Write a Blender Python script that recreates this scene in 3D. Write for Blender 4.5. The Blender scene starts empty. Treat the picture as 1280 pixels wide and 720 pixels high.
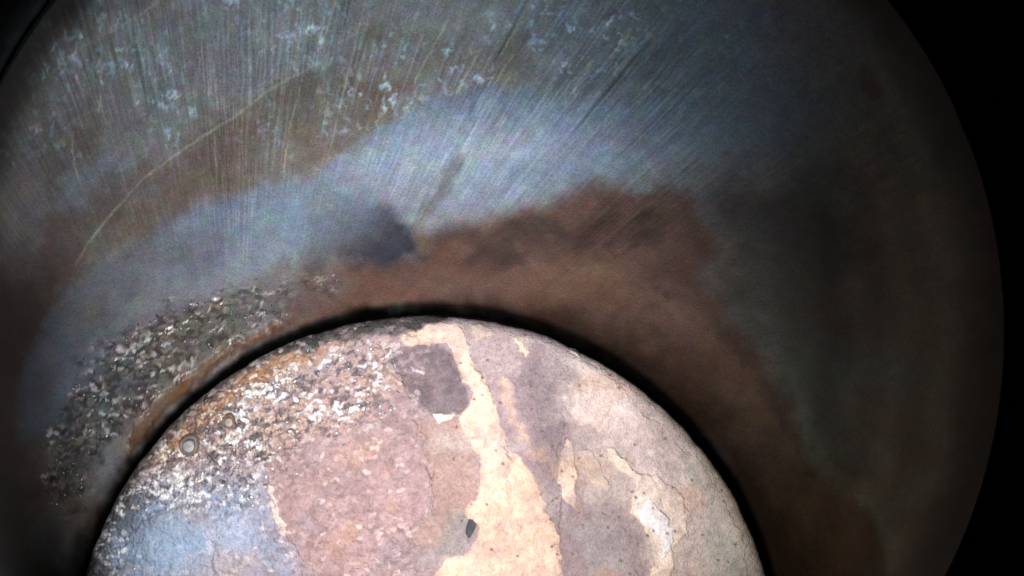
import bpy, math
import numpy as np
from mathutils import Vector

# ------------------------------------------------------------------ camera, world, lamps
sc = bpy.context.scene
COL = sc.collection
F = 900.0                                   # focal length expressed for a 1280 wide picture
cam_data = bpy.data.cameras.new("camera")
cam_data.sensor_width = 36.0
cam_data.lens = 36.0 * F / 1280.0
cam_data.clip_start = 0.005
cam_data.clip_end = 50.0
cam_data.dof.use_dof = True
cam_data.dof.focus_distance = 0.97
cam_data.dof.aperture_fstop = 5.0
cam = bpy.data.objects.new("camera", cam_data)
COL.objects.link(cam)
sc.camera = cam                             # at the origin, looking down -z into the cylinder

world = bpy.data.worlds.new("World")
sc.world = world
world.use_nodes = True
world.node_tree.nodes["Background"].inputs[0].default_value = (0.0, 0.0, 0.0, 1)
world.node_tree.nodes["Background"].inputs[1].default_value = 0.0

sc.view_settings.view_transform = 'Standard'
sc.view_settings.look = 'None'
sc.view_settings.exposure = 0.0
sc.view_settings.gamma = 1.0
sc.view_settings.use_curve_mapping = False


def led(name, loc, target, energy, color, angle, blend, radius):
    d = bpy.data.lights.new(name, 'SPOT')
    d.energy = energy
    d.color = color
    d.spot_size = math.radians(angle)
    d.spot_blend = blend
    d.shadow_soft_size = radius
    o = bpy.data.objects.new(name, d)
    COL.objects.link(o)
    o.location = loc
    v = Vector(target) - Vector(loc)
    o.rotation_euler = v.to_track_quat('-Z', 'Y').to_euler()
    return o


# the two LEDs of the inspection probe, beside its lens
led("probe_led", (-0.11, -0.30, -0.18), (-0.13, -0.33, -1.0), 56.0, (1.0, 0.97, 0.95), 90, 1.0, 0.085)
led("probe_led", (-0.24, 0.06, -0.03), (-0.17, 0.13, -1.0), 24.0, (0.66, 0.85, 1.0), 74, 1.0, 0.03)

# ------------------------------------------------------------------ numpy noise and shape tools
def _hash(ix, iy, seed):
    h = (ix.astype(np.int64) * 374761393 + iy.astype(np.int64) * 668265263 + seed * 1442695041) & 0xffffffff
    h = ((h ^ (h >> 13)) * 1274126177) & 0xffffffff
    h = (h ^ (h >> 16)) & 0xffffffff
    return h.astype(np.float64) / 4294967295.0


def vnoise(x, y, seed=0):
    x0 = np.floor(x); y0 = np.floor(y)
    fx = x - x0; fy = y - y0
    fx = fx * fx * (3 - 2 * fx); fy = fy * fy * (3 - 2 * fy)
    a = _hash(x0, y0, seed); b = _hash(x0 + 1, y0, seed)
    c = _hash(x0, y0 + 1, seed); d = _hash(x0 + 1, y0 + 1, seed)
    return (a * (1 - fx) + b * fx) * (1 - fy) + (c * (1 - fx) + d * fx) * fy


def fbm(x, y, scale, octv=4, seed=0, gain=0.5):
    """about -1 .. 1; scale is the size of the largest lump"""
    s = 0.0; amp = 1.0; tot = 0.0; f = 1.0 / scale
    for k in range(octv):
        s = s + amp * (vnoise(x * f + 17.3 * k, y * f + 5.1 * k, seed + k * 31) * 2 - 1)
        tot += amp; amp *= gain; f *= 2.03
    return s / tot * 1.5


def sstep(a, b, x):
    t = np.clip((x - a) / (b - a), 0, 1)
    return t * t * (3 - 2 * t)


def sdf(poly, x, y):
    """signed distance to a closed polygon, positive inside"""
    P = np.array(poly, float)
    d2 = np.full(x.shape, 1e12); ins = np.zeros(x.shape, bool)
    for i in range(len(P)):
        ax, ay = P[i - 1]; bx, by = P[i]
        ex, ey = bx - ax, by - ay
        t = np.clip(((x - ax) * ex + (y - ay) * ey) / (ex * ex + ey * ey + 1e-9), 0, 1)
        d2 = np.minimum(d2, (x - ax - t * ex) ** 2 + (y - ay - t * ey) ** 2)
        c = ((ay > y) != (by > y))
        with np.errstate(divide='ignore', invalid='ignore'):
            xi = ax + (y - ay) * ex / (ey if abs(ey) > 1e-9 else 1e-9)
        ins ^= (c & (x < xi))
    return np.where(ins, 1.0, -1.0) * np.sqrt(d2)


def line_d(pts, x, y):
    d2 = np.full(x.shape, 1e12)
    for (ax, ay), (bx, by) in zip(pts[:-1], pts[1:]):
        ex, ey = bx - ax, by - ay
        t = np.clip(((x - ax) * ex + (y - ay) * ey) / (ex * ex + ey * ey), 0, 1)
        d2 = np.minimum(d2, (x - ax - t * ex) ** 2 + (y - ay - t * ey) ** 2)
    return np.sqrt(d2)


def rough_sdf(poly, x, y, amp=5.0, size=22.0, seed=1):
    wx = fbm(x, y, size, 4, seed) * amp + fbm(x, y, 9, 3, seed + 90) * 2.6
    wy = fbm(x, y, size, 4, seed + 7) * amp + fbm(x, y, 9, 3, seed + 97) * 2.6
    return sdf(poly, x + wx, y + wy)


def chips(x, y, sx, sy, seed, tilt=0.0):
    """irregular little chips: (random value of the chip, distance to its middle in chip sizes)"""
    u = (x * math.cos(tilt) + y * math.sin(tilt)) / sx; v = (-x * math.sin(tilt) + y * math.cos(tilt)) / sy
    iu = np.floor(u); iv = np.floor(v)
    best = np.full(x.shape, 1e9); val = np.zeros(x.shape)
    for a in (-1, 0, 1):
        for b in (-1, 0, 1):
            cu = iu + a; cv = iv + b
            d = (cu + _hash(cu, cv, seed) - u) ** 2 + (cv + _hash(cu, cv, seed + 1) - v) ** 2
            k = d < best
            best = np.where(k, d, best); val = np.where(k, _hash(cu, cv, seed + 2), val)
    return val, np.sqrt(best)


def srgb(r, g, b):
    c = np.array([r, g, b], float) / 255.0
    return np.where(c <= 0.04045, c / 12.92, ((c + 0.055) / 1.055) ** 2.4)


def mix(base, col, m):
    """lay the colour over the base with weight m"""
    m = np.clip(m, 0, 1)[..., None]
    return base * (1 - m) + np.asarray(col) * m


# ------------------------------------------------------------------ layout of the two round bodies
# measured on drawing planes: X, Y are millimetre-like plan coordinates of the cylinder seen from its open end
PC, PR = (532.0, 835.0), 440.0              # piston crown circle
RC, RR = (590.0, 415.0), 665.0              # mouth of the chamber
ZP = 1.0                                    # depth of the crown


def to3(X, Y, depth):
    return np.stack([(X - 640) / F * depth, -(Y - 360) / F * depth, -depth], -1)


def make_mesh(name, co, quads, mat, parent=None, col=None, extra=None, smooth=True):
    me = bpy.data.meshes.new(name)
    n = len(co); q = len(quads)
    me.vertices.add(n); me.vertices.foreach_set('co', np.ascontiguousarray(co, np.float32).ravel())
    me.loops.add(q * 4); me.loops.foreach_set('vertex_index', np.ascontiguousarray(quads, np.int32).ravel())
    me.polygons.add(q); me.polygons.foreach_set('loop_start', np.arange(0, q * 4, 4, dtype=np.int32))
    me.polygons.foreach_set('loop_total', np.full(q, 4, np.int32))
    me.update(calc_edges=True)
    me.polygons.foreach_set('use_smooth', np.full(q, smooth, bool))
    if col is not None:
        a = me.attributes.new('tint', 'FLOAT_COLOR', 'POINT')
        a.data.foreach_set('color', np.concatenate([col, np.ones((n, 1))], 1).astype(np.float32).ravel())
    for k, v in (extra or {}).items():
        if v.ndim == 1:
            a = me.attributes.new(k, 'FLOAT', 'POINT'); a.data.foreach_set('value', v.astype(np.float32))
        else:
            a = me.attributes.new(k, 'FLOAT_VECTOR', 'POINT'); a.data.foreach_set('vector', v.astype(np.float32).ravel())
    me.materials.append(mat)
    o = bpy.data.objects.new(name, me)
    COL.objects.link(o)
    if parent: o.parent = parent
    return o


def grid_quads(nu, nv, closed_u=False):
    i = np.arange(nu if closed_u else nu - 1)[:, None]; j = np.arange(nv - 1)[None, :]
    i2 = (i + 1) % nu
    a = i * nv + j; b = i2 * nv + j; c = i2 * nv + j + 1; d = i * nv + j + 1
    return np.stack([a, b, c, d], -1).reshape(-1, 4)


# ------------------------------------------------------------------ materials
class NT:
    def __init__(s, name):
        s.m = bpy.data.materials.new(name); s.m.use_nodes = True
        s.t = s.m.node_tree; s.b = s.t.nodes["Principled BSDF"]
    def n(s, typ, **kw):
        o = s.t.nodes.new(typ)
        for k, v in kw.items():
            if k in o.inputs: o.inputs[k].default_value = v
            else: setattr(o, k, v)
        return o
    def l(s, a, b): s.t.links.new(a, b)
    def math(s, op, a, b=None, clamp=False):
        o = s.t.nodes.new('ShaderNodeMath'); o.operation = op; o.use_clamp = clamp
        for i, v in enumerate((a, b)):
            if v is None: continue
            if isinstance(v, (int, float)): o.inputs[i].default_value = v
            else: s.l(v, o.inputs[i])
        return o.outputs[0]
    def ramp(s, fac, lo, hi, a=0.0, b=1.0):
        o = s.t.nodes.new('ShaderNodeMapRange'); s.l(fac, o.inputs[0])
        for i, v in enumerate((lo, hi, a, b)): o.inputs[i + 1].default_value = v
        return o.outputs[0]
    def scale_col(s, col, fac):
        o = s.t.nodes.new('ShaderNodeVectorMath'); o.operation = 'SCALE'
        s.l(col, o.inputs[0]); s.l(fac, o.inputs['Scale']); return o.outputs[0]


def crust_material(name, rough=0.55, spec=0.5, grain=1.0, metallic=0.0):
    """mottled baked-on deposit; tint from the surface, glitter where the crust is wet and coarse"""
    k = NT(name)
    tint = k.n('ShaderNodeAttribute', attribute_name='tint')
    wet = k.n('ShaderNodeAttribute', attribute_name='wet')
    tc = k.n('ShaderNodeTexCoord')
    n1 = k.n('ShaderNodeTexNoise', Scale=150.0, Detail=5.0, Roughness=0.7); k.l(tc.outputs['Object'], n1.inputs['Vector'])
    n2 = k.n('ShaderNodeTexNoise', Scale=430.0, Detail=2.0, Roughness=0.6); k.l(tc.outputs['Object'], n2.inputs['Vector'])
    vo = k.n('ShaderNodeTexVoronoi', Scale=190.0); k.l(tc.outputs['Object'], vo.inputs['Vector'])
    f1 = k.ramp(n1.outputs[0], 0.3, 0.7, 1 - 0.22 * grain, 1 + 0.2 * grain)
    f2 = k.ramp(n2.outputs[0], 0.3, 0.7, 1 - 0.16 * grain, 1 + 0.16 * grain)
    c = k.scale_col(k.scale_col(tint.outputs['Color'], f1), f2)
    cn = k.n('ShaderNodeTexNoise', Scale=260.0, Detail=1.0); k.l(tc.outputs['Object'], cn.inputs['Vector'])
    mx = k.n('ShaderNodeMix', data_type='RGBA', blend_type='SOFT_LIGHT'); mx.inputs[0].default_value = 0.22 * grain
    k.l(c, mx.inputs['A']); k.l(cn.outputs['Color'], mx.inputs['B'])
    k.l(mx.outputs['Result'], k.b.inputs['Base Color'])
    r = k.math('SUBTRACT', rough, k.math('MULTIPLY', wet.outputs['Fac'], rough - 0.22), clamp=True)
    k.l(r, k.b.inputs['Roughness'])
    k.b.inputs['Metallic'].default_value = metallic
    sp = k.math('ADD', spec * 0.5, k.math('MULTIPLY', wet.outputs['Fac'], 0.6)); k.l(sp, k.b.inputs['Specular IOR Level'])
    h = k.math('ADD', n1.outputs[0], k.math('MULTIPLY', n2.outputs[0], 0.35))
    h = k.math('ADD', h, k.math('MULTIPLY', vo.outputs['Distance'], k.math('MULTIPLY', wet.outputs['Fac'], -1.2)))
    bp = k.n('ShaderNodeBump', Distance=0.0045, Strength=1.0); k.l(h, bp.inputs['Height'])
    k.l(bp.outputs[0], k.b.inputs['Normal'])
    return k.m


def wall_material():
    """worn cylinder metal: honing scratches follow the attribute 'hone' (angle, length)"""
    k = NT("honed_bore_metal")
    tint = k.n('ShaderNodeAttribute', attribute_name='tint')
    wet = k.n('ShaderNodeAttribute', attribute_name='wet')
    scr = k.n('ShaderNodeAttribute', attribute_name='scratch')
    hone = k.n('ShaderNodeAttribute', attribute_name='hone')
    tc = k.n('ShaderNodeTexCoord')
    mp = k.n('ShaderNodeMapping'); mp.inputs['Scale'].default_value = (130, 4, 1); k.l(hone.outputs['Vector'], mp.inputs[0])
    s1 = k.n('ShaderNodeTexNoise', Scale=1.0, Detail=4.0, Roughness=0.7); k.l(mp.outputs[0], s1.inputs['Vector'])
    mp2 = k.n('ShaderNodeMapping'); mp2.inputs['Scale'].default_value = (34, 1.6, 1); k.l(hone.outputs['Vector'], mp2.inputs[0])
    s2 = k.n('ShaderNodeTexNoise', Scale=1.0, Detail=3.0, Roughness=0.6); k.l(mp2.outputs[0], s2.inputs['Vector'])
    n1 = k.n('ShaderNodeTexNoise', Scale=70.0, Detail=5.0, Roughness=0.7); k.l(tc.outputs['Object'], n1.inputs['Vector'])
    n2 = k.n('ShaderNodeTexNoise', Scale=420.0, Detail=2.0); k.l(tc.outputs['Object'], n2.inputs['Vector'])
    cn = k.n('ShaderNodeTexNoise', Scale=300.0, Detail=2.0); k.l(tc.outputs['Object'], cn.inputs['Vector'])
    sf = k.ramp(s1.outputs[0], 0.45, 0.72, -0.12, 0.5)
    sf2 = k.ramp(s2.outputs[0], 0.35, 0.65, -0.07, 0.14)
    f = k.math('ADD', 1.0, k.math('MULTIPLY', k.math('ADD', sf, sf2), scr.outputs['Fac']))
    f1 = k.ramp(n1.outputs[0], 0.3, 0.7, 0.86, 1.14)
    f2 = k.ramp(n2.outputs[0], 0.3, 0.7, 0.78, 1.22)
    c = k.scale_col(k.scale_col(k.scale_col(tint.outputs['Color'], f), f1), f2)
    mx = k.n('ShaderNodeMix', data_type='RGBA', blend_type='SOFT_LIGHT'); mx.inputs[0].default_value = 0.22
    k.l(c, mx.inputs['A']); k.l(cn.outputs['Color'], mx.inputs['B'])
    k.l(mx.outputs['Result'], k.b.inputs['Base Color'])
    k.b.inputs['Metallic'].default_value = 0.25
    r = k.math('SUBTRACT', 0.62, k.math('MULTIPLY', wet.outputs['Fac'], 0.34)); k.l(r, k.b.inputs['Roughness'])
    so = k.n('ShaderNodeAttribute', attribute_name='soot_shade')  # ring of painted piston shadow and carbon, also dulls the gloss
    k.l(k.math('MULTIPLY', k.math('SUBTRACT', 1.0, so.outputs['Fac'], True), 0.4), k.b.inputs['Specular IOR Level'])
    h = k.math('ADD', k.math('MULTIPLY', s1.outputs[0], k.math('MULTIPLY', scr.outputs['Fac'], 0.7)), k.math('MULTIPLY', n2.outputs[0], 0.3))
    h = k.math('ADD', h, k.math('MULTIPLY', n1.outputs[0], 0.5))
    bp = k.n('ShaderNodeBump', Distance=0.002, Strength=0.7); k.l(h, bp.inputs['Height'])
    k.l(bp.outputs[0], k.b.inputs['Normal'])
    return k.m


def plain_material(name, col, rough=0.6, metallic=0.3, bump=0.5):
    k = NT(name)
    tc = k.n('ShaderNodeTexCoord')
    n1 = k.n('ShaderNodeTexNoise', Scale=60.0, Detail=6.0, Roughness=0.7); k.l(tc.outputs['Object'], n1.inputs['Vector'])
    cr = k.n('ShaderNodeValToRGB'); k.l(n1.outputs[0], cr.inputs[0])
    c = srgb(*col)
    cr.color_ramp.elements[0].position = 0.3; cr.color_ramp.elements[1].position = 0.72
    cr.color_ramp.elements[0].color = (*(c * 0.55), 1); cr.color_ramp.elements[1].color = (*(c * 1.5), 1)
    k.l(cr.outputs[0], k.b.inputs['Base Color'])
    k.b.inputs['Specular IOR Level'].default_value = 0.5 * (1 - rough) + 0.02; k.b.inputs['Roughness'].default_value = rough; k.b.inputs['Metallic'].default_value = metallic
    bp = k.n('ShaderNodeBump', Distance=0.003, Strength=bump); k.l(n1.outputs[0], bp.inputs['Height']); k.l(bp.outputs[0], k.b.inputs['Normal'])
    return k.m


M_CRUST = crust_material("baked_deposit")
M_FLAKE = crust_material("scale_deposit", rough=0.7, grain=0.8)
M_WALL = wall_material()
M_RIM = plain_material("oily_rim_iron", (20, 20, 18), 0.85, 0.0)
M_SKIRT = plain_material("sooty_piston_side", (20, 17, 15), 0.9, 0.0)
M_GRAIN = crust_material("crystal_grain", rough=0.3, spec=1.0, grain=0.5)


def thing(name, label, cat, group=None):
    o = bpy.data.objects.new(name, None); COL.objects.link(o)
    o.empty_display_size = 0.05
    o['label'] = label; o['category'] = cat
    if group: o['group'] = group
    return o


# ------------------------------------------------------------------ the cylinder
cyl = thing('engine_cylinder', 'scratched grey and rust brown cylinder wall curving around the crusted piston', 'cylinder')


def arc_angles(dense, sparse, a0, a1):
    """angles dense between a0 and a1 (degrees, 90 = top of the picture), coarse on the rest of the turn"""
    A = np.linspace(a0, a1, dense, endpoint=False)
    B = np.linspace(a1, a0 + 360, sparse, endpoint=False)
    return np.radians(np.r_[A, B])


BLUE = srgb(150, 164, 188)
LED_SHEEN = [(20, 470), (50, 395), (112, 343), (200, 282), (285, 240), (385, 222), (440, 184), (480, 150), (550, 114), (625, 108),
        (720, 120), (860, 120), (960, 190), (850, 205), (740, 228), (655, 268), (560, 292), (520, 300), (470, 300), (400, 325), (330, 352), (260, 378),
        (170, 425), (110, 480), (70, 560), (20, 560)]
RUST = [(385, 335), (450, 318), (520, 318), (545, 290), (650, 262), (745, 228), (860, 240), (900, 290), (880, 340), (905, 400), (960, 460), (1000, 540), (1035, 600),
        (1085, 640), (1108, 720), (1108, 900), (960, 900), (900, 560), (750, 440), (640, 400), (500, 385), (400, 410), (330, 430), (350, 380)]
DARKBLUE = [(372, 320), (378, 262), (410, 238), (452, 236), (490, 252), (515, 280), (530, 312), (524, 326), (480, 334), (430, 326), (392, 340), (300, 372), (290, 360)]
BROWN_UP = [(230, 190), (330, 130), (400, 100), (470, 95), (520, 105), (470, 150), (430, 190), (370, 222), (280, 238), (180, 285), (90, 345), (40, 380), (60, 290), (140, 230)]
OCHRE = [(165, 530), (215, 482), (262, 450), (320, 416), (352, 402), (350, 410), (300, 438), (250, 474), (205, 516), (160, 570)]
CRUSTW = [(64, 630), (70, 540), (95, 470), (150, 415), (235, 380), (320, 352), (400, 338), (435, 352), (420, 372), (350, 400), (275, 435), (215, 478), (165, 528), (120, 585), (90, 640)]
BAND = [(640, 300), (760, 330), (850, 375), (880, 400), (940, 455), (985, 545), (1030, 598), (1080, 640), (1105, 700), (1105, 900), (940, 900), (960, 640), (900, 540), (800, 450), (700, 400)]


def paint_wall(X, Y):
    col = np.empty(X.shape + (3,)); col[:] = srgb(146, 140, 136)
    big = fbm(X, Y, 90, 4, 3)
    col = mix(col, srgb(122, 104, 92), sstep(-0.1, 0.7, big) * 0.7)
    col = mix(col, srgb(136, 150, 160), sstep(0.0, 0.9, fbm(X, Y, 120, 4, 11)) * 0.6)
    # the upper right is a smooth steel grey that gives way to dark brown
    right = sstep(560, 900, X + 0.2 * Y)
    col = mix(col, srgb(126, 138, 146), right * sstep(260, 120, Y + fbm(X, Y, 80, 4, 71) * 40) * 0.85)
    col = mix(col, srgb(34, 27, 22), sstep(-60, 40, rough_sdf([(860, 230), (1010, 215), (1080, 320), (1060, 470), (1080, 600), (1020, 590), (960, 480), (890, 400), (880, 310)], X, Y, 22, 70, 19)) * 0.75)
    # brown zone above the painted sheen
    s = rough_sdf(BROWN_UP, X, Y, 16, 60, 5)
    col = mix(col, srgb(112, 92, 78), sstep(-26, 14, s + fbm(X, Y, 18, 4, 94) * 14) * 0.7)
    # rust zone
    s = rough_sdf(RUST, X, Y, 6, 50, 6)
    col = mix(col, srgb(100, 65, 50) * (1 - 0.5 * sstep(720, 960, X))[..., None], sstep(-20, 16, s + fbm(X, Y, 26, 5, 91) * 7) * 0.92)
    p = fbm(X * 0.8 + Y * 0.5, Y, 60, 5, 44)
    col = mix(col, srgb(50, 34, 30), sstep(-22, 16, s) * sstep(0.0, 0.6, p) * 0.7)
    s = rough_sdf(BAND, X, Y, 7, 30, 16)
    col = mix(col, srgb(108, 78, 62), sstep(-5, 9, s + fbm(X, Y, 10, 4, 92) * 5) * 0.75 * (0.75 + 0.4 * fbm(X, Y, 60, 5, 93)))
    col = mix(col, srgb(88, 62, 50), sstep(-4, 6, rough_sdf([(640, 300), (690, 290), (720, 312), (760, 322), (725, 335), (680, 330), (650, 318)], X, Y, 6, 20, 23)) * 0.6)
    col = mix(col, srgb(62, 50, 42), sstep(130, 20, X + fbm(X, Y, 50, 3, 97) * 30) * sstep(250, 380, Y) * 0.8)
    # LED reflection painted on as a pale blue-grey patch, crisp upper edge
    s = rough_sdf(LED_SHEEN, X, Y, 7, 45, 7)
    d = sdf(LED_SHEEN, X, Y)
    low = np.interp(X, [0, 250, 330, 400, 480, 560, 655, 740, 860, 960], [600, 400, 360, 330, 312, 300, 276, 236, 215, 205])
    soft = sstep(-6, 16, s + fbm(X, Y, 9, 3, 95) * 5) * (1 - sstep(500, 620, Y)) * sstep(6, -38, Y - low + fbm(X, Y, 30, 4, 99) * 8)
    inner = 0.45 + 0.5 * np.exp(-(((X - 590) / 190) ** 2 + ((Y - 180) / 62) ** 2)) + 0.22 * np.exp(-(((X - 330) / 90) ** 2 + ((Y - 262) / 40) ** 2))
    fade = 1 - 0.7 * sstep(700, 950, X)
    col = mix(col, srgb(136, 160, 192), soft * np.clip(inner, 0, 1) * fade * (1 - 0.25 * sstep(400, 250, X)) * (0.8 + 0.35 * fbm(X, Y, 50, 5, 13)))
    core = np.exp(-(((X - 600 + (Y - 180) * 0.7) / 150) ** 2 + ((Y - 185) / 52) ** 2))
    col = mix(col, srgb(196, 202, 216), core * 0.75 * soft)  # brightest part of that reflection, painted near white
    s = rough_sdf(DARKBLUE, X, Y, 4, 30, 8)
    grad = sstep(0, 130, (X - 385) * 0.8 + (Y - 255) * 0.75)
    col = mix(col, srgb(40, 40, 58), sstep(-14, 18, s + fbm(X, Y, 16, 4, 98) * 8) * (0.12 + 0.85 * grad))
    s = line_d([(575, 200), (548, 245), (522, 285), (528, 312)], X + fbm(X, Y, 15, 2, 5) * 4, Y)
    col = mix(col, srgb(100, 78, 66), sstep(13, 3, s) * 0.5)
    # ochre crust beside the piston
    s = rough_sdf(OCHRE, X, Y, 5, 20, 9)
    col = mix(col, srgb(122, 80, 48), sstep(-5, 3, s) * 0.9 * (0.8 + 0.3 * fbm(X, Y, 25, 4, 96)))
    s = rough_sdf(CRUSTW, X, Y, 10, 30, 10)
    wet = sstep(-12, 12, s + 16 * fbm(X, Y, 16, 3, 60) - 14 * sstep(280, 400, X)) * (1 - 0.35 * sstep(250, 400, X))
    col = mix(col, srgb(110, 106, 108), sstep(-14, 14, s) * 0.35)
    cv, cd = chips(X + fbm(X, Y, 7, 2, 62) * 4, Y + fbm(X, Y, 6, 2, 64) * 2.5, 7.5, 4.6, 63, -0.3)
    cv = cv * (0.75 + 0.35 * fbm(X, Y, 30, 3, 65))
    col = mix(col, srgb(232, 232, 230), wet * sstep(0.5, 0.85, cv) * sstep(0.8, 0.3, cd))  # glints on the wet crust painted as white chips
    col = mix(col, srgb(150, 126, 108), wet * sstep(0.5, 0.66, cv) * sstep(0.76, 0.7, cv) * 0.6)
    col = mix(col, srgb(40, 36, 36), wet * np.maximum(sstep(0.35, 0.05, cv) * 0.6, sstep(0.5, 0.8, cd) * 0.45))
    # mineral specks and long pale scratches in the upper part, following the hone direction
    ang = np.arctan2(670 - Y, X - 300); rad = np.hypot(X - 300, Y - 670)
    upper0 = sstep(300, 150, Y) * (1 - sstep(800, 980, X))
    st = fbm(ang * 760, rad / 16.0, 4.0, 3, 21)
    clus = sstep(-0.25, 0.55, fbm(X, Y, 70, 4, 22)) * sstep(230, 90, Y + 0.10 * X - 30 + 30 * fbm(X, Y, 40, 3, 28)) * (1 - sstep(850, 1000, X))
    clus = np.maximum(clus, 0.9 * np.exp(-(((X - 380) / 70) ** 2 + ((Y - 45) / 45) ** 2)))
    col = mix(col, srgb(156, 176, 188), clus * sstep(0.1, 0.9, st) * 0.65)
    sp = fbm(X, Y, 9, 3, 25)
    col = mix(col, srgb(196, 218, 234), clus * sstep(0.45, 0.9, sp) * 0.6)
    cv, cd = chips(X + fbm(X, Y, 9, 2, 26) * 5, Y + fbm(X, Y, 8, 2, 29) * 5, 6, 11, 27, -0.25)
    col = mix(col, srgb(214, 226, 234), np.clip(clus + 0.15, 0, 1) * upper0 * sstep(0.80, 0.97, cv) * sstep(0.75, 0.1, cd) * 0.75)
    ln = fbm(ang * 420, rad / 90.0, 3.0, 2, 33)
    upper = sstep(300, 120, Y) * (1 - sstep(780, 980, X))
    col = mix(col, srgb(196, 196, 186), upper * sstep(0.8, 1.15, ln) * 0.5 * vnoise(X / 12, Y / 16, 9))
    ln2 = fbm(ang * 300, rad / 120.0, 3.0, 2, 35)
    col = mix(col, srgb(60, 48, 42), upper * sstep(0.85, 1.2, ln2) * 0.5)
    # the odd long cross scratches
    for pts, w, a in (([(400, 78), (340, 110), (290, 148), (235, 182), (180, 222), (120, 290), (95, 330)], 2.6, 0.55), ([(205, -2), (160, 28), (100, 60), (60, 95)], 2.6, 0.45),
                      ([(127, 55), (126, 95), (124, 140)], 1.6, 0.9), ([(92, 165), (91, 190), (97, 225)], 1.5, 0.9), ([(420, 0), (408, 42), (402, 60)], 2.0, 0.9),
                      ([(375, 110), (362, 160), (354, 215)], 1.4, 0.6), ([(33, 60), (33, 95)], 1.6, 0.6), ([(186, 15), (185, 75)], 1.5, 0.6),
                      ([(260, 0), (252, 60), (247, 100)], 1.4, 0.6), ([(560, 25), (535, 70), (515, 110)], 1.7, 0.7), ([(664, 0), (640, 45), (625, 70)], 1.6, 0.7),
                      ([(800, 25), (780, 50), (762, 72)], 2.6, 0.85), ([(596, 70), (580, 100), (570, 118)], 1.5, 0.7), ([(640, 70), (618, 105)], 1.5, 0.6)):
        d = line_d(pts, X + fbm(X, Y, 12, 2, 81) * 1.2, Y)
        col = mix(col, srgb(190, 182, 160), sstep(w, w * 0.3, d) * a * np.clip(0.25 + 0.7 * vnoise(X / 9, Y / 14, 3), 0, 1))
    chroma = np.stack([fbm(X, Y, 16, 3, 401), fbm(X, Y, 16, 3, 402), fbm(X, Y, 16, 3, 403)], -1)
    lift = sstep(860, 500, X) * sstep(330, 150, Y - 0.35 * (330 - X) * (X < 330) + 30 * fbm(X, Y, 60, 3, 404)) * (1 - 0.75 * soft)  # paler upper left stands in for LED light missing there
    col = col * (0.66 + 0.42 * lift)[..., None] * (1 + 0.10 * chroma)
    col = col * (1 - 0.5 * sstep(190, 10, X) * sstep(300, 400, Y))[..., None]  # left side darkened by colour where the LED light does not reach
    far = sstep(860, 1120, X + 0.25 * (Y - 360))  # right side darkened by colour as the LED light falls off
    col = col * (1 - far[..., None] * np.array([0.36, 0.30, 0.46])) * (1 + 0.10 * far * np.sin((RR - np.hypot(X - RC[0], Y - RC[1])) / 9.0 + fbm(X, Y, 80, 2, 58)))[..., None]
    # olive stains near the mouth
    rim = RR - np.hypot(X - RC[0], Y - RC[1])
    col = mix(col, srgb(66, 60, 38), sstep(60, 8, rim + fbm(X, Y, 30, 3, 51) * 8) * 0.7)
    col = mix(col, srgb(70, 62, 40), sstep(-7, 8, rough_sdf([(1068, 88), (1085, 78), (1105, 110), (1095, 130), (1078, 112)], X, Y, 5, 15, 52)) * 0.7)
    col = mix(col, srgb(12, 11, 9), sstep(80, 3, rim + fbm(X, Y, 40, 4, 53) * 10) * 0.85)  # LED light fading out at the mouth, painted as near-black
    # piston's soft shadow painted into a dark carbon ring just above it
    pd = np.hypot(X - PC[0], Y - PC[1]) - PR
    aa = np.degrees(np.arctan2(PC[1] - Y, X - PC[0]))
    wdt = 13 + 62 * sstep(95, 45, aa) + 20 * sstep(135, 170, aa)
    soot_shade = sstep(1.7, 0.2, (pd + fbm(X, Y, 26, 5, 54) * 10) / wdt)
    col = mix(col, srgb(24, 17, 13), soot_shade * 0.9)
    col = mix(col, srgb(9, 7, 6), sstep(16, 4, pd + fbm(X, Y, 14, 4, 57) * 5) * 0.9)  # crevice darkness painted in at the foot of the wall
    scratch = np.clip(sstep(360, 180, Y) * 1.0 + 0.25, 0, 1) * (1 - 0.55 * sstep(800, 1050, X)) * (1 - 0.7 * sstep(300, 380, Y))
    scratch = scratch * (0.45 + 0.9 * sstep(-0.5, 0.7, fbm(ang * 300, rad / 3, 40, 3, 405)))
    return col, wet, scratch, soot_shade


def build_wall():
    th = arc_angles(1150, 60, -30, 205)
    v = np.r_[np.linspace(0, 0.12, 24, endpoint=False), np.linspace(0.12, 1.0, 400)]
    T, V = np.meshgrid(th, v, indexing='ij')
    r0 = PR - 10
    cx = PC[0] + (RC[0] - PC[0]) * V; cy = PC[1] + (RC[1] - PC[1]) * V
    R = r0 + (RR - r0) * V
    X = cx + R * np.cos(T); Y = cy - R * np.sin(T)
    D = 1.085 - 0.455 * V ** 1.1
    col, wet, scr, soot_shade = paint_wall(X, Y)
    cv, cd = chips(X + fbm(X, Y, 7, 2, 62) * 2, Y, 7.5, 5.0, 63, -0.3)
    h = fbm(X, Y, 60, 3, 200) * 0.003 + wet * (cv * 0.0017 * sstep(0.85, 0.4, cd) + fbm(X, Y, 12, 2, 61) * 0.0015)
    s = rough_sdf(OCHRE, X, Y, 5, 20, 9)
    h = h + sstep(-3, 3, s) * 0.006
    co = to3(X, Y, D - h)
    ang = np.arctan2(670 - Y, X - 300); rad = np.hypot(X - 300, Y - 670) / 300
    hone = np.stack([ang, rad, 0 * ang], -1).reshape(-1, 3)
    q = grid_quads(len(th), len(v), True)
    make_mesh('bore_wall', co.reshape(-1, 3), q[:, ::-1], M_WALL, cyl, col.reshape(-1, 3), dict(wet=wet.ravel(), scratch=scr.ravel(), soot_shade=soot_shade.ravel(), hone=hone))


build_wall()


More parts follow.
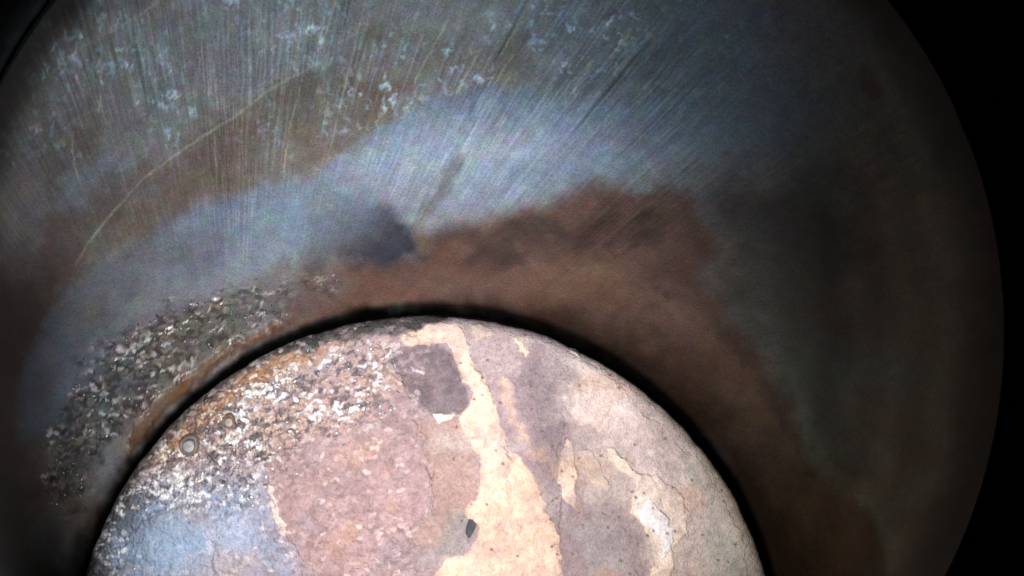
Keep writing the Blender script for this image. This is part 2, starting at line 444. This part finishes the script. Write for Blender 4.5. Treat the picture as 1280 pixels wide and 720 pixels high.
def ring(name, mat, prof, parent, n=360, wob=0.0, seed=0):
    """body of revolution about the chamber mouth; prof = closed list of (plan radius, depth)"""
    th = np.linspace(0, 2 * np.pi, n, endpoint=False)
    P = np.array(prof + [prof[0]], float)
    T, J = np.meshgrid(th, np.arange(len(P)), indexing='ij')
    R = P[J, 0] + wob * fbm(np.cos(T) * 400, np.sin(T) * 400, 30, 3, seed)
    D = P[J, 1]
    X = RC[0] + R * np.cos(T); Y = RC[1] - R * np.sin(T)
    return make_mesh(name, to3(X, Y, D).reshape(-1, 3), grid_quads(n, len(P), True), mat, parent)


ring('rim_edge', M_RIM, [(665, 0.632), (669, 0.640), (669, 0.66), (671, 0.655), (673, 0.634), (681, 0.632), (690, 0.640), (697, 0.66), (700, 0.72), (690, 0.80), (666, 0.70)], cyl, 420, 1.2, 4)
ring('outer_casting', M_SKIRT, [(700, 0.70), (712, 0.72), (720, 0.80), (700, 1.2), (640, 1.25), (660, 0.9), (690, 0.80)], cyl, 200)

# ------------------------------------------------------------------ the piston
pist = thing('engine_piston', 'round piston crown crusted with peeling tan, mauve and blue grey deposits', 'piston')

PATCH_DARK = [(490, 440), (505, 432), (525, 430), (555, 432), (566, 442), (570, 460), (572, 475), (580, 482), (588, 492), (586, 505), (570, 515), (555, 514), (540, 514), (525, 508), (515, 492), (505, 478), (493, 462)]
CROWN_GLIT = [(120, 700), (135, 640), (170, 590), (215, 545), (260, 500), (320, 462), (390, 435), (450, 425), (490, 440), (490, 500), (440, 540), (380, 560), (330, 590), (330, 640), (250, 630), (210, 640), (170, 690), (150, 740), (120, 760)]


def crown_dome(X, Y):
    r = np.hypot(X - PC[0], Y - PC[1])
    z = 0.012 * (1 - (r / PR) ** 2)
    e = np.clip((r - (PR - 13)) / 13.0, 0, 1)
    return z - 0.016 * (1 - np.sqrt(1 - e ** 2 * 0.98))


def paint_crown(X, Y, base=None):
    n = fbm(X, Y, 60, 5, 300)
    if base is None:
        col = np.empty(X.shape + (3,)); col[:] = srgb(160, 138, 142)
        # colour zones of the thin under-layer
        col = mix(col, srgb(150, 164, 190), sstep(440, 250, X + n * 30) * sstep(560, 640, Y) * 0.9)
        col = mix(col, srgb(190, 170, 162), sstep(690, 760, X + n * 30) * 0.8)
        col = mix(col, srgb(176, 170, 148), sstep(850, 900, X + n * 20) * sstep(520, 580, Y) * 0.5)
        s = rough_sdf([(655, 437), (690, 432), (712, 445), (716, 465), (703, 480), (700, 505), (708, 530), (712, 560), (724, 640), (760, 620), (800, 660), (806, 760), (700, 760), (695, 650), (672, 600), (668, 540), (655, 500), (640, 470)], X, Y, 6, 30, 31)
        col = mix(col, srgb(140, 122, 124), sstep(-14, 10, s) * 0.85)
        s = rough_sdf([(575, 405), (640, 405), (655, 440), (650, 470), (620, 470), (600, 465), (590, 440)], X, Y, 5, 20, 32)
        col = mix(col, srgb(172, 150, 148), sstep(-8, 8, s) * 0.8)
        s = rough_sdf([(500, 520), (590, 525), (602, 575), (596, 620), (572, 650), (555, 680), (520, 686), (506, 672), (528, 655), (541, 640), (537, 600), (527, 570), (518, 540)], X, Y, 5, 22, 33)
        col = mix(col, srgb(172, 140, 130), sstep(-8, 8, s) * 0.8)
        s = rough_sdf([(555, 640), (585, 640), (595, 665), (584, 690), (556, 700), (520, 712), (500, 722), (540, 690)], X, Y, 3, 14, 36)
        col = mix(col, srgb(140, 138, 134), sstep(-6, 8, s) * 0.5)
    else:
        col = np.empty(X.shape + (3,)); col[:] = base
    # mottling
    band = np.exp(-((((X - 700) - (Y - 400) * 0.62) / 42) ** 2)) * sstep(400, 460, Y) * sstep(700, 600, Y)
    col = mix(col, srgb(226, 204, 200), band * 0.75 * (0.7 + 0.5 * fbm(X, Y, 30, 4, 313)))
    col = col * (1 + 0.20 * fbm(X, Y, 55, 6, 310, 0.7) + 0.12 * fbm(X, Y, 7, 3, 311))[..., None]
    col = mix(col, srgb(206, 192, 186), sstep(0.2, 0.9, fbm(X, Y, 70, 5, 312)) * 0.4)
    col = mix(col, srgb(196, 150, 120), sstep(0.25, 0.8, fbm(X, Y, 48, 4, 320)) * 0.3)
    col = mix(col, srgb(124, 112, 116), sstep(0.3, 0.9, fbm(X, Y, 40, 4, 330)) * 0.3)
    if base is None:
        s = rough_sdf(PATCH_DARK, X, Y, 5, 16, 34)
        col = mix(col, srgb(100, 86, 90), sstep(-7, 6, s) * (0.78 + 0.3 * fbm(X, Y, 22, 4, 314)) * (1 - 0.25 * sstep(0.2, 0.8, fbm(X, Y, 14, 4, 38))))
    # warm crust against the upper left edge, sooty lip at the very edge
    edge = PR - np.hypot(X - PC[0], Y - PC[1])
    a = np.degrees(np.arctan2(PC[1] - Y, X - PC[0]))
    leftarc = sstep(98, 112, a) * sstep(150, 138, a)
    en = edge + fbm(X, Y, 26, 4, 340) * 9
    col = mix(col, srgb(160, 112, 76), leftarc * sstep(2, 8, en) * sstep(42, 20, en) * 0.85)
    col = mix(col, srgb(56, 45, 36), sstep(15, 7, en) * np.where(X < 560, 0.92, 0.15))
    col = mix(col, srgb(54, 52, 50), sstep(84, 90, a) * sstep(122, 112, a) * sstep(18, 11, en) * 0.92)
    dk = sstep(136, 156, a) * sstep(86, 14, en)
    col = mix(col, srgb(44, 44, 44), dk * sstep(-0.6, 0.4, fbm(X, Y, 16, 4, 345) + 0.8 * sstep(34, 8, en)) * 0.88)
    # granular field with its glitter painted as white chips
    s = rough_sdf(CROWN_GLIT, X, Y, 16, 40, 35)
    wet = sstep(-25, 25, s)
    cv, cd = chips(X + fbm(X, Y, 7, 2, 351) * 4, Y + fbm(X, Y, 6, 2, 352) * 2.6, 8.0, 4.8, 353, -0.35)
    cv = cv * (0.8 + 0.35 * fbm(X, Y, 34, 3, 354)) + 0.15 * fbm(X, Y, 5, 2, 355)
    near = np.exp(-(((X - 260) / 130) ** 2 + ((Y - 545) / 75) ** 2))
    col = mix(col, srgb(244, 240, 236), wet * sstep(0.5 - 0.22 * near, 0.82 - 0.1 * near, cv) * sstep(0.8, 0.4, cd))
    col = mix(col, srgb(206, 172, 140), wet * sstep(0.3, 0.4, cv) * sstep(0.52, 0.42, cv) * 0.55 * sstep(640, 560, Y))
    col = mix(col, srgb(84, 76, 78), wet * np.maximum(sstep(0.3, 0.05, cv) * 0.8, sstep(0.55, 0.85, cd) * 0.35))
    granular = sstep(560, 500, X) * (1 - wet)
    gv, gd = chips(X + fbm(X, Y, 7, 2, 361) * 4, Y + fbm(X, Y, 6, 2, 362) * 2.6, 8.5, 6.0, 363, -0.2)
    col = mix(col, srgb(232, 206, 202), granular * sstep(0.8, 1.0, gv) * sstep(0.7, 0.25, gd) * 0.6)
    col = mix(col, srgb(196, 170, 168), granular * sstep(0.55, 0.7, gv) * sstep(0.8, 0.7, gv) * 0.35)
    col = mix(col, srgb(128, 104, 104), granular * np.maximum(sstep(0.3, 0.0, gv) * 0.5, sstep(0.6, 0.9, gd) * 0.3))
    # pin holes
    pv, pd = chips(X, Y, 22, 20, 371, 0.4)
    col = mix(col, srgb(112, 80, 64), (X > 560) * sstep(0.6, 0.75, pv) * sstep(0.05 + 0.1 * pv, 0.03, pd) * 0.85)
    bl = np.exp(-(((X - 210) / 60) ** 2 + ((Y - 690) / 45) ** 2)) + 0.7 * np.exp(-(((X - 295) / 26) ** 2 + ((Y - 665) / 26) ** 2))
    col = mix(col, srgb(170, 200, 236), np.clip(bl, 0, 1) * 0.55)  # cyan sheen at the lower left painted in
    return np.clip(col, 0.004, 0.9), wet * (0.6 + 0.4 * near) * 0.9 + granular * 0.25


def crown_relief(X, Y, wet):
    cv, cd = chips(X + fbm(X, Y, 7, 2, 351) * 2, Y + fbm(X, Y, 7, 2, 352) * 1.5, 8.0, 5.2, 353, -0.35)
    h = wet * (cv * 0.0035 * sstep(0.8, 0.3, cd) - 0.001) + sstep(560, 500, X) * fbm(X, Y * 1.2, 9, 3, 360) * 0.0012
    h = h + fbm(X, Y, 45, 4, 400) * 0.0022
    s = rough_sdf(PATCH_DARK, X, Y, 5, 16, 34)
    h = h - sstep(-3, 3, s) * 0.004
    for pts in (CRACK1, CRACK2, CRACK3, CRACK4):
        d = line_d(pts, X + fbm(X, Y, 14, 3, 55) * 4, Y + fbm(X, Y, 14, 3, 56) * 4)
        h = h - sstep(2.6, 0.6, d) * 0.0022
    return h


CRACK1 = [(505, 478), (520, 510), (530, 545), (540, 590), (541, 640)]
CRACK2 = [(232, 625), (246, 650), (262, 680), (264, 730)]
CRACK3 = [(325, 590), (343, 640), (350, 668), (372, 690), (378, 725)]
CRACK4 = [(700, 480), (706, 520), (700, 570), (704, 630), (702, 730)]


def build_crown():
    th = arc_angles(1100, 60, -12, 192)
    rr = np.r_[np.linspace(PR, PR - 14, 16, endpoint=False), np.linspace(PR - 14, 0.5, 300)]
    T, R = np.meshgrid(th, rr, indexing='ij')
    wob = 1.5 * fbm(np.cos(T) * 300, np.sin(T) * 300, 18, 4, 500) * sstep(PR - 40, PR, R)
    X = PC[0] + (R + wob) * np.cos(T); Y = PC[1] - (R + wob) * np.sin(T)
    Xn = PC[0] + R * np.cos(T); Yn = PC[1] - R * np.sin(T)
    col, wet = paint_crown(X, Y)
    D = ZP - crown_dome(Xn, Yn) - crown_relief(X, Y, wet)
    make_mesh('crown', to3(X, Y, D).reshape(-1, 3), grid_quads(len(th), len(rr), True), M_CRUST, pist, col.reshape(-1, 3), dict(wet=wet.ravel()))
    # side of the piston with its top land and two ring grooves
    prof = [(PR - 0.5, ZP + 0.010), (PR, ZP + 0.02), (PR - 1, ZP + 0.05), (PR - 9, ZP + 0.052), (PR - 9, ZP + 0.07), (PR - 1, ZP + 0.072), (PR - 1, ZP + 0.10),
            (PR - 9, ZP + 0.102), (PR - 9, ZP + 0.12), (PR - 1, ZP + 0.122), (PR - 3, ZP + 0.3)]
    th = np.linspace(0, 2 * np.pi, 300, endpoint=False)
    P = np.array(prof)
    T, J = np.meshgrid(th, np.arange(len(P)), indexing='ij')
    # straight sided: plan position measured at crown depth
    x = (PC[0] - 640 + P[J, 0] * np.cos(T)) / F * ZP
    y = -(PC[1] - 360 - P[J, 0] * np.sin(T)) / F * ZP
    co = np.stack([x, y, -P[J, 1]], -1).reshape(-1, 3)
    make_mesh('skirt', co, grid_quads(300, len(P), True)[:, ::-1], M_SKIRT, pist, smooth=False)


build_crown()

FLAKES = [
    # polygon, thickness, colour, label, edge roughness
    ([(497, 418), (510, 408), (545, 402), (575, 405), (584, 425), (588, 440), (592, 455), (602, 470), (613, 483), (617, 498), (628, 532), (638, 560), (662, 581), (673, 608), (686, 631), (699, 668), (703, 735), (538, 735), (545, 712),
      (558, 696), (578, 692), (588, 682), (597, 662), (586, 648), (581, 632), (594, 622), (599, 600), (601, 572), (588, 560), (577, 540), (573, 518), (586, 506), (589, 490), (578, 478), (573, 462), (567, 442), (555, 431), (530, 429), (512, 436), (500, 430)],
     0.0075, (232, 194, 172), 'long pale tan scale running down the middle of the crown', 3.5),
    ([(616, 476), (632, 464), (642, 480), (655, 508), (668, 532), (676, 562), (668, 584), (642, 562), (630, 535), (620, 500)], 0.0035, (206, 172, 158), 'pinkish scale along the right side of the tan strip', 4),
    ([(540, 518), (549, 514), (561, 516), (571, 518), (567, 525), (556, 527), (546, 531)], 0.006, (246, 232, 214), 'small white fleck below the dark patch', 1.5),
    ([(700, 565), (708, 546), (716, 552), (721, 580), (723, 605), (720, 636), (706, 634), (697, 604)], 0.006, (220, 194, 178), 'narrow upright tan sliver right of the grey band', 2),
    ([(722, 560), (738, 562), (750, 575), (757, 592), (766, 616), (750, 610), (733, 598), (722, 584)], 0.005, (200, 178, 162), 'small tan chip beside the upright sliver', 2.5),
    ([(700, 486), (706, 474), (716, 462), (712, 446), (725, 442), (748, 462), (775, 478), (800, 505), (830, 540), (828, 556), (800, 560), (790, 575), (772, 560), (752, 562), (757, 548), (742, 538), (722, 532), (708, 512)],
     0.0055, (218, 192, 182), 'broad pale pink plate near the upper right edge', 4),
    ([(752, 560), (762, 556), (778, 572), (792, 586), (822, 592), (846, 612), (860, 632), (862, 662), (842, 686), (836, 740), (812, 740), (816, 690), (806, 655), (790, 642), (786, 622), (796, 600), (776, 590), (760, 580)],
     0.006, (228, 206, 186), 'cream scale reaching down the right side', 4.5),
    ([(788, 620), (812, 616), (818, 630), (834, 646), (846, 664), (838, 690), (826, 700), (822, 674), (806, 660), (794, 644)], 0.0095, (242, 234, 232), 'bright white chip on the cream scale', 2.5),
    ([(838, 548), (868, 566), (890, 598), (915, 640), (935, 690), (942, 740), (880, 740), (866, 690), (878, 650), (862, 610), (842, 580)], 0.004, (166, 162, 152), 'greenish grey scale along the right edge', 5),
    ([(586, 402), (640, 402), (690, 414), (735, 436), (752, 454), (742, 464), (722, 446), (700, 434), (672, 430), (656, 440), (648, 428), (630, 420), (604, 424), (590, 420)], 0.0045, (194, 170, 160), 'ragged tan lip along the top right edge', 3.5),
    ([(640, 420), (652, 424), (662, 440), (658, 446), (648, 438)], 0.006, (232, 200, 176), 'tiny pale chip below the top lip', 1.5),
    ([(352, 498), (400, 470), (450, 462), (488, 462), (506, 482), (518, 512), (528, 548), (536, 596), (539, 640), (520, 654), (502, 668), (470, 700), (440, 735), (390, 735), (376, 700), (352, 668), (345, 636), (330, 596), (332, 540)],
     0.0035, (168, 138, 138), 'wide mauve granular plate left of the tan strip', 4),
    ([(176, 652), (205, 638), (236, 636), (250, 655), (260, 682), (262, 735), (140, 735), (150, 690)], 0.0045, (136, 150, 166), 'blue grey plate at the lower left edge', 4),
    ([(266, 662), (290, 628), (318, 606), (332, 630), (343, 656), (348, 676), (366, 694), (372, 735), (268, 735)], 0.004, (150, 152, 172), 'blue mauve plate right of the curved crack', 4),
    ([(332, 598), (342, 606), (352, 640), (364, 668), (354, 672), (343, 650), (334, 622)], 0.006, (232, 206, 190), 'thin bright sliver between mauve and blue plates', 1.6),
    ([(718, 660), (745, 640), (772, 650), (796, 676), (800, 735), (735, 735), (712, 700)], 0.003, (150, 138, 138), 'low grey brown plate at the bottom right of centre', 5),
    ([(356, 452), (372, 442), (388, 446), (390, 458), (374, 464), (360, 462)], 0.009, (204, 166, 150), 'rounded pink lump at the upper left edge', 2),
    ([(262, 506), (285, 484), (318, 466), (350, 452), (356, 462), (330, 480), (300, 500), (274, 518)], 0.006, (168, 122, 88), 'orange brown crust along the upper left edge', 5),
    ([(236, 570), (222, 552), (232, 530), (252, 512), (262, 520), (248, 540), (244, 560)], 0.005, (176, 142, 114), 'tan crust curl beside the dark ringed droplet', 4),
    ([(508, 455), (518, 460), (532, 463), (530, 469), (516, 467)], 0.004, (206, 190, 190), 'light scrap lying in the dark patch', 1.5),
]


SOFT = {(218, 192, 182), (166, 162, 152), (150, 138, 138), (206, 172, 158)}


def build_flake(i, poly, t, base, label, amp):
    P = np.array(poly, float)
    x0, y0 = P.min(0) - 10; x1, y1 = P.max(0) + 10
    st = 1.35
    xs = np.arange(x0, x1, st); ys = np.arange(y0, y1, st)
    X, Y = np.meshgrid(xs, ys, indexing='ij')
    s = rough_sdf(poly, X, Y, amp, 20, 600 + i * 3)
    s = np.minimum(s, PR - 5 - 6 * fbm(X, Y, 20, 4, 39) - np.hypot(X - PC[0], Y - PC[1]))
    col, wet = paint_crown(X, Y, srgb(*base))
    plain = paint_crown(X, Y)[0]
    if base in SOFT:
        col = mix(plain, col, sstep(0, 16, s + fbm(X, Y, 18, 4, 840 + i) * 8))
    if base[0] > 200:                                  # dry pale scale: less of the glitter
        wet = wet * 0.4
    th = t * (0.85 + 0.25 * fbm(X, Y, 30, 3, 700 + i))
    th = th * (0.35 + 0.65 * sstep(-0.3, 0.5, fbm(X, Y, 24, 3, 800 + i)))
    th = th * (0.4 if base in SOFT else 0.8)
    h = -0.003 + (th + 0.003) * sstep(-1.6, 2.6, s) + fbm(X, Y, 14, 4, 720 + i) * 0.0007 * sstep(0, 3, s)
    Dp = ZP - crown_dome(X, Y) - crown_relief(X, Y, paint_crown(X, Y)[1]) - h
    keep = s > -3.0
    nu, nv = X.shape
    q = grid_quads(nu, nv)
    kf = keep.ravel()
    q = q[kf[q].all(1)]
    used = np.unique(q); remap = np.zeros(nu * nv, np.int64); remap[used] = np.arange(len(used))
    # darker broken edge
    brk = sstep(-0.2, 0.6, fbm(X, Y, 24, 3, 800 + i))
    col = mix(col, np.array(srgb(*base)) * 0.6, sstep(1.0, -0.8, s) * 0.4 * brk)
    under = paint_crown(X, Y)[0]
    col = mix(col, under, sstep(0.1, 0.9, fbm(X, Y, 30, 5, 820 + i) + 0.7 * sstep(14, 0, s) * (1 - brk)) * (0.45 if base[0] > 215 else 0.75))
    co = to3(X, Y, Dp).reshape(-1, 3)[used]
    o = make_mesh('scale_flake', co, remap[q], M_FLAKE, pist, np.clip(col, 0.004, 0.9).reshape(-1, 3)[used], dict(wet=wet.ravel()[used]))
    o['label'] = label


for i, (poly, t, base, label, amp) in enumerate(FLAKES):
    build_flake(i, poly, t, base, label, amp)

# ------------------------------------------------------------------ loose crystalline grains (nobody could count them)
def grains(name, pts, depth, sizes, tints, parent, seed):
    rng = np.random.default_rng(seed)
    base = np.array([(1, 0, 0), (-1, 0, 0), (0, 1, 0), (0, -1, 0), (0, 0, 1), (0, 0, -1)], float)
    fc = [(0, 2, 4), (2, 1, 4), (1, 3, 4), (3, 0, 4), (2, 0, 5), (1, 2, 5), (3, 1, 5), (0, 3, 5)]
    n = len(pts)
    c = to3(pts[:, 0], pts[:, 1], depth)
    a = rng.normal(size=(n, 3, 3)); Q = np.linalg.qr(a)[0]
    sc3 = sizes[:, None, None] / F * (0.5 + rng.random((n, 6, 1)) * 0.8) * np.array([1.5, 0.9, 0.45])
    Q = np.array([0.0]) + Q; Q[:, 2, :2] *= 0.35
    v = np.einsum('nij,nkj->nki', Q, base[None] * sc3) + c[:, None, :]
    vv = v.reshape(-1, 3)
    tri = (np.arange(n)[:, None, None] * 6 + np.array(fc)[None]).reshape(-1, 3)
    me = bpy.data.meshes.new(name)
    me.vertices.add(len(vv)); me.vertices.foreach_set('co', vv.astype(np.float32).ravel())
    me.loops.add(tri.size); me.loops.foreach_set('vertex_index', tri.astype(np.int32).ravel())
    me.polygons.add(len(tri)); me.polygons.foreach_set('loop_start', np.arange(0, tri.size, 3, dtype=np.int32))
    me.polygons.foreach_set('loop_total', np.full(len(tri), 3, np.int32))
    me.update(calc_edges=True)
    at = me.attributes.new('tint', 'FLOAT_COLOR', 'POINT')
    cc = np.concatenate([np.repeat(tints, 6, 0), np.ones((n * 6, 1))], 1)
    at.data.foreach_set('color', cc.astype(np.float32).ravel())
    a2 = me.attributes.new('wet', 'FLOAT', 'POINT'); a2.data.foreach_set('value', np.full(n * 6, 0.5, np.float32))
    me.materials.append(M_GRAIN)
    o = bpy.data.objects.new(name, me); COL.objects.link(o); o.parent = parent
    o['kind'] = 'stuff'
    return o


rng = np.random.default_rng(5)
pal = np.array([srgb(244, 242, 240), srgb(214, 218, 226), srgb(222, 196, 176), srgb(150, 150, 158), srgb(236, 224, 206), srgb(120, 104, 96)])


def scatter(poly, n, soft, seed, x0, x1, y0, y1, cl=24):
    X = rng.uniform(x0, x1, n); Y = rng.uniform(y0, y1, n)
    s = rough_sdf(poly, X, Y, 14, 40, seed)
    p = sstep(-soft, soft, s) * sstep(-0.5, 0.5, fbm(X, Y, cl, 3, seed + 5))
    k = rng.random(n) < p
    return np.stack([X[k], Y[k]], 1)


pts = scatter(CROWN_GLIT, 1800, 30, 35, 110, 520, 410, 730)
edge = PR - 8 - np.hypot(pts[:, 0] - PC[0], pts[:, 1] - PC[1]); pts = pts[edge > 0]
X, Y = pts[:, 0], pts[:, 1]
w = paint_crown(X, Y)[1]
dep = ZP - crown_dome(X, Y) - crown_relief(X, Y, w) - 0.0015
grains('deposit_grains', pts, dep, rng.uniform(1.2, 3.8, len(pts)) ** 1.0, pal[rng.choice(6, len(pts), p=[.25, .2, .15, .15, .15, .1])], pist, 1)

pts = scatter(CRUSTW, 1500, 8, 10, 60, 430, 340, 640, 20)
X, Y = pts[:, 0], pts[:, 1]
# find the wall depth at these plan positions by solving for v
vv = np.full(X.shape, 0.2)
lo = np.zeros(X.shape); hi = np.ones(X.shape)
for _ in range(30):
    vv = (lo + hi) / 2
    cx = PC[0] + (RC[0] - PC[0]) * vv; cy = PC[1] + (RC[1] - PC[1]) * vv; R = (PR - 10) + (RR - PR + 10) * vv
    out = np.hypot(X - cx, Y - cy) > R
    lo = np.where(out, vv, lo); hi = np.where(out, hi, vv)
dep = 1.085 - 0.455 * vv ** 1.1 - 0.003
grains('deposit_grains', pts, dep, rng.uniform(0.9, 2.6, len(pts)), pal[rng.choice(6, len(pts), p=[.2, .25, .1, .2, .1, .15])] * 0.42, cyl, 2)

# ------------------------------------------------------------------ droplets and the pit
def droplet(x, y, r, depth, label, ringcol, corecol, group='dried droplets'):
    t = thing('dried_droplet', label, 'droplet', group)
    c = to3(np.array(x), np.array(y), np.array(depth)); t.location = c
    s = r / F * depth
    n = 40
    th = np.linspace(0, 2 * np.pi, n, endpoint=False)
    prof = np.array([(1.2, -0.25), (1.12, 0.06), (0.98, 0.2), (0.84, 0.2), (0.70, 0.06), (0.66, -0.25)])
    T, J = np.meshgrid(th, np.arange(len(prof)), indexing='ij')
    w = 1 + 0.22 * fbm(np.cos(T) * 10, np.sin(T) * 10, 9, 3, int(x))
    co = np.stack([prof[J, 0] * w * np.cos(T) * s, prof[J, 0] * w * np.sin(T) * s, prof[J, 1] * s], -1).reshape(-1, 3)
    make_mesh('outer_ring', co, grid_quads(n, len(prof), True), plain_material('droplet_ring', ringcol, 0.35, 0.0, 0.6), t)
    prof = np.array([(0.70, -0.25), (0.66, 0.10), (0.5, 0.17), (0.25, 0.2), (0.01, 0.2)])
    T, J = np.meshgrid(th, np.arange(len(prof)), indexing='ij')
    co = np.stack([prof[J, 0] * np.cos(T) * s, prof[J, 0] * np.sin(T) * s, prof[J, 1] * s], -1).reshape(-1, 3)
    make_mesh('core', co, grid_quads(n, len(prof), True), plain_material('droplet_core', corecol, 0.3, 0.0, 0.6), t)
    return t


droplet(236, 558, 11, 0.992, 'larger dried droplet with a dark ring on the glittering left of the crown', (104, 90, 84), (150, 146, 146))
droplet(286, 528, 8, 0.992, 'tiny brown dried droplet to the upper right of the dark ringed one', (110, 84, 66), (150, 140, 134))

th = np.linspace(0, 2 * np.pi, 40, endpoint=False)
k = np.linspace(1, 0.02, 8)
T, K = np.meshgrid(th, k, indexing='ij')
pw = K * (1 + 0.3 * fbm(np.cos(T) * 10, np.sin(T) * 10, 9, 3, 12))
X = 588 + 5 * pw * np.cos(T) + 2 * K * np.sin(T); Y = 659 - 11 * pw * np.sin(T)
dep = ZP - crown_dome(X, Y) - 0.0062 + 0.0022 * (1 - K ** 2)
make_mesh('pit', to3(X, Y, dep).reshape(-1, 3), grid_quads(40, 8, True), plain_material('pit_soot', (72, 72, 76), 0.95, 0.0), pist)['label'] = 'dark grey oval pit beside the tan strip'
